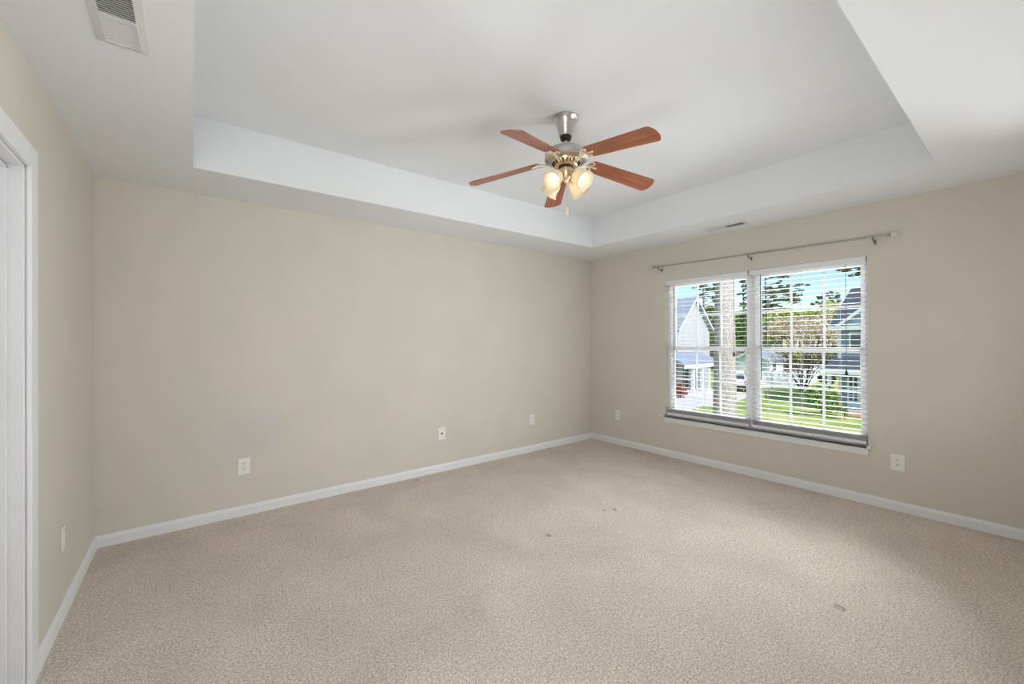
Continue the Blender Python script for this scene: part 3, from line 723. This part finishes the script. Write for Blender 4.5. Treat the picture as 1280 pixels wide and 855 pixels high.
# distant pines
def pine(label, px, Z, top, clumps, n, group='pines beyond the garden'):
    base = gp(px, Z); tz = at(px, top, Z).z-GZ
    r = thing('pine_tree', label, 'tree', base, group)
    b = nbm(); tube(b, [(0,0,0), (.1,0,tz*.5), (0,.1,tz)], [.17,.13,.05], 8)
    bl = pb(Z, *clumps)
    for c, rad in bl:
        c = c-base; s = Vector((0,0,min(tz*.97, max(tz*.3, c.z-.4)))); tube(b, [s, s.lerp(c,.5), c], [.07,.05,.02], 5)
    obj('trunk', b, m_twig, r, smooth=True)
    b = nbm(); tot = sum(q[1][0]*q[1][2] for q in bl)
    for c, rad in bl:
        k = max(4, int(n*rad[0]*rad[2]/tot/32))
        for _ in range(k):
            u = Vector((random.uniform(-1,1)*rad[0], random.uniform(-1,1)*rad[1], random.gauss(0,.55)*rad[2]))
            q = random.uniform(.16,.30); leaves(b, c-base+u, (rad[0]*q+.12, rad[1]*q+.12, rad[2]*q+.06), 32, .17*Z/40, .2, 0)
    obj('needles', b, m_lpine, r)
pine('tall dark pine left of the thick trunk, behind the white house', 880, 44, 335,
     [(872,349,9,3),(884,346,8,3),(893,352,7,3),(877,358,8,3),(890,362,9,4),(881,371,8,3),(893,377,6,3),(873,382,5,3),(886,388,8,4),(880,398,6,4),(889,404,6,4)], 2600)
pine('dark pine between the thick trunk and the window mullion', 930, 46, 340,
     [(930,351,8,3),(934,359,6,3),(928,367,7,2.5),(934,372,6,3),(931,380,7,3),(929,396,6,3),(934,388,5,3)], 1500)
pine('spreading dark pine with layered boughs left of the blue sky', 958, 51.5, 332,
     [(975,345,10,3),(974,353,3,2.5),(966,360,8,2.2),(982,359,8,2.4),(998,357,9,2.2),(957,367,9,3),(975,366,12,3),(992,365,9,3),(962,374,14,3.5),(984,374,10,3),(996,370,5,2.5),(956,384,9,4),(993,377,6,3),(970,383,8,3)], 4200)
pine('small far pine in the gap of sky above the bare trees', 1029, 75, 366,
     [(1026,372,5,2),(1034,368,6,2.5),(1042,367,6,2.5),(1029,378,7,2.5),(1040,374,7,2.5),(1018,380,4,2),(1046,378,5,3),(1034,384,7,3)], 1100)
pine('pine boughs at the top right, above the dark roof', 1082, 48, 322,
     [(1066,335,8,3.5),(1075,331,8,4),(1057,339,5,2),(1069,344,6,2.2),(1080,339,7,3),(1052,337,4,1.6)], 1300)

# deciduous trees behind
TG = 'spring trees beyond the gardens'
tree('leafy_tree', 'bright green tree just right of the thick pine trunk', 'tree', gp(929,56), 5, .25, pb(56,(928,398,12,10),(932,414,12,12),(926,430,10,10)), 2400, .24, m_lbright, TG)
tree('leafy_tree', 'green tree between the white gable and the thick pine trunk', 'tree', gp(890,58), 5, .25, pb(58,(889,388,6,6),(890,404,8,10),(889,424,9,12)), 1500, .24, m_lolive, TG)
tree('leafy_tree', 'bright green tree beside the mullion at the left of the right pane', 'tree', gp(958,58), 5, .25, pb(58,(954,410,12,10),(966,404,12,9),(958,426,14,12),(972,418,11,10)), 2800, .25, m_lbright, TG)
tree('leafy_tree', 'pale yellow-green tree below the layered pine boughs', 'tree', gp(968,66), 6, .25, pb(66,(962,394,13,7),(976,392,12,8),(984,400,10,9)), 2000, .28, m_lyellow, TG)
tree('leafy_tree', 'yellow-green tree in the middle of the right pane', 'tree', gp(1000,68), 6, .25, pb(68,(998,396,14,7),(1010,394,12,7),(1020,398,10,8),(990,406,10,8)), 2200, .28, m_lyellow, TG)
tree('leafy_tree', 'yellow-green tree beside the dark roof of the blue house', 'tree', gp(1042,64), 6, .25, pb(64,(1036,384,10,7),(1045,388,9,8),(1030,392,9,7),(1050,396,9,9)), 1900, .27, m_lyellow, TG)
tree('leafy_tree', 'olive green tree low behind the white fence', 'tree', gp(984,63), 4, .22, pb(63,(978,440,14,8),(992,444,12,8),(1006,446,12,8)), 2000, .25, m_lyellow, TG)
tree('leafy_tree', 'low green tree behind the tan budding trees', 'tree', gp(1028,69), 4, .22, pb(69,(1020,444,12,8),(1034,446,11,9),(1046,440,9,9)), 1800, .25, m_lolive, TG)
def bare(label, px, Z, top, rad, n):
    base = gp(px, Z); r = thing('bare_tree', label, 'tree', base, 'bare budding trees'); hh = at(px, top, Z).z-GZ
    b = nbm(); tips = []
    tube(b, [(0,0,0),(0,0,hh*.28)], [.2,.15], 6, False)
    for k in range(5):
        a = k*1.26+random.random(); branch(b, (0,0,hh*(.2+.02*k)), (math.cos(a)*.6, math.sin(a)*.6, 1), hh*.30, .10, 3, .42, tips, 5)
    obj('branches', b, m_twig, r, smooth=True)
    b = nbm()
    for t in tips: leaves(b, t, (rad,rad,rad*.8), n, .17*Z/50, .7, 0)
    obj('buds', b, m_ltan, r, kind='stuff')
bare('tan budding tree in front of the woods, left of the right pane middle', 985, 53.5, 398, .9, 12)
bare('tan budding tree filling the middle of the right pane', 1008, 47.5, 394, .9, 13)
bare('tan budding tree next to the corner of the blue house', 1036, 41, 396, .9, 13)
# crepe myrtle by the fence
base = gp(1003, 33.5); r = thing('bare_tree', 'many-stemmed bare tree in front of the white fence', 'tree', base)
b = nbm(); tips = []
for k in range(9):
    a = k*.7; s = random.uniform(.25,.6)
    branch(b, (.12*math.cos(a), .12*math.sin(a), 0), (math.cos(a)*s, math.sin(a)*s, 1), 1.7, .055, 4, .34, tips, 5)
obj('branches', b, m_twig, r, smooth=True)
b = nbm()
for t in tips:
    if random.random() < .35: leaves(b, t, (.25,.25,.2), 3, .07, .7, 0)
obj('buds', b, m_ltan, r, kind='stuff')

# white fence
fa, fb = Vector((34.2,11.25,GZ)), Vector((37.0,8.84,GZ)); fc = Vector((47.5,10.3,GZ))
fe = thing('fence', 'white board fence at the far end of the lawn', 'fence', fa)
def fence_run(p, q, n, h):
    d = (q-p)/n; t = d.normalized(); nrm = Vector((-t.y, t.x, 0))
    for i in range(n):
        a, c = p+d*i-fa, p+d*(i+1)-fa; b = nbm(); m0 = 14
        for k in range(m0):
            u0, u1 = a.lerp(c, k/m0+.004), a.lerp(c, (k+1)/m0-.002)
            poly_prism(b, [u0+Vector((0,0,.05)), u1+Vector((0,0,.05)), u1+Vector((0,0,h)), u0+Vector((0,0,h))], nrm*.025)
        for zz in (.15, h-.25): poly_prism(b, [a+nrm*.025+Vector((0,0,zz)), c+nrm*.025+Vector((0,0,zz)), c+nrm*.025+Vector((0,0,zz+.12)), a+nrm*.025+Vector((0,0,zz+.12))], nrm*.04)
        obj('fence_panel', b, m_fence, fe)
    for i in range(n+1):
        a = p+d*i-fa; b = nbm(); bx(b, a.x-.06, a.x+.06, a.y-.06, a.y+.06, 0, h+.08); lathe(b, [(.1,h+.08),(.1,h+.11),(0,h+.18)], 4, Matrix.Translation((a.x, a.y, 0))); obj('fence_post', b, m_fence, fe)
fence_run(fa, fb, 3, 1.5); fence_run(fb, fc, 5, 1.5)

# white garage / shed
sh = thing('shed', 'small white garage with grey roof behind the white fence', 'shed', (41.5,14.1,GZ))
P = lambda x, y, z: (x-41.5, y-14.1, z)
b = nbm(); poly_prism(b, [P(40,12.45,0), P(40,15.75,0), P(40,15.75,2.3), P(40,14.1,3.15), P(40,12.45,2.3)], (3.4,0,0)); obj('wall', b, m_extw, sh)
b = nbm()
for s in (-1, 1): poly_prism(b, [P(39.7,14.1,3.28), P(39.7,14.1+s*2.0,2.22), P(39.7,14.1+s*2.0,2.10), P(39.7,14.1,3.15)], (4.0,0,0))
obj('roof', b, m_roofb, sh)
b = nbm(); 
for s in (-1, 1): poly_prism(b, [P(39.65,14.1,3.22), P(39.65,14.1+s*1.98,2.17), P(39.65,14.1+s*1.98,2.0), P(39.65,14.1,3.0)], (.05,0,0))
obj('rake_trim', b, m_extw, sh)
b = nbm(); bx(b, *[v-41.5 for v in (40.7,41.4)], 12.40-14.1, 12.46-14.1, 1.2, 1.95); obj('window', b, m_winglass, sh)
b = nbm(); bx(b, 39.93-41.5, 40.0-41.5, 12.95-14.1, 15.3-14.1, 0, 1.95); obj('garage_door', b, m_extw, sh)

# white house on the left
wh = thing('house', 'white gabled house with grey-blue roof at the left of the window', 'house', (29.5,14.4,GZ))
P = lambda x, y, z: (x-29.5, y-14.4, z-GZ)
b = nbm(); poly_prism(b, [P(26.9,14.4,GZ), P(32.1,14.4,GZ), P(32.1,14.4,2.35), P(29.5,14.4,4.9), P(26.9,14.4,2.35)], (0,11,0)); obj('wall', b, m_sidew, wh)
b = nbm()
for s in (-1, 1): poly_prism(b, [P(29.5,14.1,5.08), P(29.5+s*2.95,14.1,2.18), P(29.5+s*2.95,14.1,2.0), P(29.5,14.1,4.9)], (0,11.6,0))
obj('roof', b, m_roofb, wh)
b = nbm()
for s in (-1, 1): poly_prism(b, [P(29.5,14.06,5.02), P(29.5+s*2.9,14.06,2.16), P(29.5+s*2.9,14.06,2.0), P(29.5,14.06,4.84)], (0,.06,0))
obj('rake_trim', b, m_extw, wh)
b = nbm(); poly_prism(b, [P(24.4,14.4,.35), P(24.4,12.4,-.42), P(24.4,12.4,-.58), P(24.4,14.4,.2)], (5.6,0,0)); obj('porch_roof', b, m_roofb, wh)
b = nbm(); bx(b, 24.4-29.5, 30.0-29.5, 12.38-14.4, 12.46-14.4, -.80-GZ, -.52-GZ); obj('fascia', b, m_extw, wh)
b = nbm(); bx(b, 24.4-29.5, 30.0-29.5, 12.45-14.4, 0, 0, .22); obj('porch_floor', b, m_conc, wh)
b = nbm(); bx(b, 24.4-29.5, 26.9-29.5, 0, 8, 0, .2-GZ); obj('side_wing', b, m_sidet, wh)
for x in (25.9, 27.25, 28.25, 29.6):
    b = nbm(); bx(b, x-29.5-.11, x-29.5+.11, 12.6-14.4-.11, 12.6-14.4+.11, .22, -.6-GZ); bx(b, x-29.5-.15, x-29.5+.15, 12.6-14.4-.15, 12.6-14.4+.15, .22, .4); obj('column', b, m_extw, wh)
b = nbm(); bx(b, 27.5-29.5, 28.4-29.5, -.06, .02, .22, 2.25); obj('front_door', b, m_winglass, wh)
for (x0, x1, z0, z1) in ((25.2,26.2,.9,2.1),):
    b = nbm(); bx(b, x0-29.5-.08, x1-29.5+.08, -.05, .02, z0-.08, z1+.08); wf = obj('window_frame', b, m_extw, wh)
    b = nbm(); bx(b, x0-29.5, x1-29.5, -.07, -.04, z0, z1); obj('pane', b, m_winglass, wf)

# blue house on the right
c0 = Vector((27.0,3.85,GZ))
bh = thing('house', 'dark slate-blue house with navy roof at the right edge of the window', 'house', c0)
# local: y runs to the right of the picture as negative world y
P = lambda x, y, z: (x, y, z)
b = nbm(); poly_prism(b, [P(0,0,0), P(9,0,0), P(9,0,4.95), P(4.5,0,7.42), P(0,0,4.95)], (0,-9,0)); obj('wall', b, m_sideb, bh)
b = nbm(); poly_prism(b, [P(-.40,.40,5.02), P(4.5,.40,7.72), P(9.4,.40,5.02), P(9.4,.40,4.86), P(4.5,.40,7.5), P(-.40,.40,4.86)], (0,-9.8,0))
obj('roof', b, m_roofd, bh)
b = nbm(); bx(b, -.46, -.38, -9.4, .42, 4.84, 5.04); obj('fascia', b, m_extw, bh)
# front gable
b = nbm(); poly_prism(b, [P(-.30,-.25,5.05), P(-.30,-3.65,5.05), P(-.30,-1.95,6.55)], (2.6,0,0)); obj('gable_wall', b, m_sideb, bh)
b = nbm()
for s in (-1, 1): poly_prism(b, [P(-.5,-1.95,6.75), P(-.5,-1.95+s*2.0,5.05), P(-.5,-1.95+s*2.0,4.88), P(-.5,-1.95,6.5)], (.22,0,0))
obj('rake_trim', b, m_extw, bh)
b = nbm(); bx(b, -.04, .2, -.12, .04, 0, 5.0); obj('corner_trim', b, m_extw, bh)
for (ya, yb2, za, zb) in ((-.60,-1.05,3.55,4.55),(-1.22,-1.70,3.55,4.55)):
    b = nbm(); bx(b, -.06, .02, yb2-.09, ya+.09, za-.09, zb+.09); wf = obj('window_frame', b, m_extw, bh)
    b = nbm(); bx(b, -.08, -.05, yb2, ya, za, zb); obj('pane', b, m_winglass, wf)
b = nbm(); poly_prism(b, [P(0,.35,3.1), P(-1.6,.35,2.5), P(-1.6,.35,2.36), P(0,.35,2.9)], (0,-6.5,0)); obj('porch_roof', b, m_roofd, bh)
b = nbm(); bx(b, -1.66, -1.56, -6.15, .40, 2.2, 2.50); bx(b, -1.6, 0, .30, .40, 2.2, 2.50); obj('porch_fascia', b, m_extw, bh)
b = nbm(); bx(b, -1.6, 0, -6, .3, 0, .15); obj('porch_floor', b, m_conc, bh)
for y in (.12, -3.2):
    b = nbm(); bx(b, -1.52, -1.34, y-.09, y+.09, .15, 2.22); bx(b, -1.56, -1.30, y-.13, y+.13, .15, .35); obj('column', b, m_extw, bh)
b = nbm(); bx(b, -.07, .02, -1.02, -.40, .15, 2.15); fd = obj('front_door', b, m_extw, bh)
b = nbm()
for i in range(2):
    for k in range(4): bx(b, -.09, -.06, -.51-.23*i-.15, -.51-.23*i, .55+.38*k, .85+.38*k)
obj('door_panes', b, m_winglass, fd)
b = nbm(); bx(b, -.05, .02, -1.95, -1.12, .5, 2.1); wf = obj('window_frame', b, m_extw, bh)
b = nbm(); bx(b, -.07, -.04, -1.88, -1.19, .57, 2.03); obj('pane', b, m_winglass, wf)
b = nbm(); pts = [G(1058,516), G(1075,514), G(1078,523), G(1060,521)]; poly_prism(b, [(p.x, p.y, GZ+.01) for p in pts], (0,0,.05)); obj('mulch_bed', b, m_mulch, kind='structure')
b = nbm(); pts = [G(1062,511), G(1078,515), G(1078,518), G(1063,514)]; poly_prism(b, [(p.x, p.y, GZ+.01) for p in pts], (0,0,.06)); obj('front_path', b, m_conc, kind='structure')

# white car on the driveway, seen from behind
cc = gp(917.5, 33.0); car = thing('car', 'white car parked on the driveway, partly hidden by the thick trunk', 'car', cc)
fwd = Vector((cc.x-CPOS.x, cc.y-CPOS.y, 0)).normalized(); car.rotation_euler = (0,0,math.atan2(fwd.y, fwd.x))
b = nbm()      # body side profile along x, extruded over y
poly_prism(b, [(0,-.92,.35),(0,-.92,.95),(.12,-.92,1.0),(4.4,-.92,.95),(4.65,-.92,.75),(4.65,-.92,.35)], (0,1.84,0)); obj('body', b, m_car, car, bevel=.08)
b = nbm(); poly_prism(b, [(.12,-.80,.98),(.42,-.72,1.62),(2.4,-.72,1.66),(3.3,-.80,.98)], (0,0,0)) if False else None
def cabin(b, x0, x1, x2, x3, z0, z1, w0, w1):
    v = [b.verts.new(p) for p in ((x0,-w0,z0),(x3,-w0,z0),(x3,w0,z0),(x0,w0,z0),(x1,-w1,z1),(x2,-w1,z1),(x2,w1,z1),(x1,w1,z1))]
    for f in ((0,3,2,1),(4,5,6,7),(0,1,5,4),(1,2,6,5),(2,3,7,6),(3,0,4,7)): b.faces.new([v[i] for i in f])
b.free(); b = nbm(); cabin(b, .08,.36,2.5,3.4,.96,1.68,.84,.68); cab = obj('cabin', b, m_car, car, bevel=.05)
b = nbm(); cabin(b, .10,.235,.26,.30,1.06,1.50,.74,.66); obj('rear_window', b, m_winglass, cab)
for s in (-1, 1):
    b = nbm(); bx(b, .5, 2.6, s*.76-.03, s*.76+.03, 1.08, 1.5); obj('side_window', b, m_winglass, cab)
    b = nbm(); bx(b, -.03, .10, s*.80-.12, s*.80+.12, .70, .96); obj('tail_light', b, m_tail, car, bevel=.02)
    for x in (.85, 3.75):
        b = nbm(); tube(b, [(x, s*.95, .33), (x, s*.72, .33)], .33, 20); obj('wheel', b, m_rubber, car)
b = nbm(); bx(b, -.08, .08, -.9, .9, .36, .58); obj('bumper', b, m_rubber, car, bevel=.03)

# shrubs
def shrub(label, px, py, Z, blobs, n, size, lm, stem=.5):
    base = gp(px, Z); tree('shrub', label, 'shrub', base, stem, .05, pb(Z, *blobs), n, size, lm, shell=.2)
shrub('large round yellow-green shrub in front of the blue house', 1026, 515, 22.8, [(1018,491,11,8),(1030,490,12,9),(1040,498,10,9),(1022,502,11,8),(1034,507,11,8),(1046,508,7,7)], 3200, .085, m_lbush)
shrub('low dark shrub beside the porch of the blue house', 1055, 517, 21.8, [(1050,510,5,5),(1055,513,4,4)], 700, .06, m_lolive)
shrub('small red-leaved maple shrub at the left edge of the window', 850, 496, 30, [(848,489,6,6),(854,490,5,5),(851,483,4,4)], 900, .09, m_lred)
shrub('dark green shrub behind the lawn at the end of the white fence', 1033, 485, 34, [(1030,473,6,5),(1037,474,6,6)], 800, .12, m_lolive)
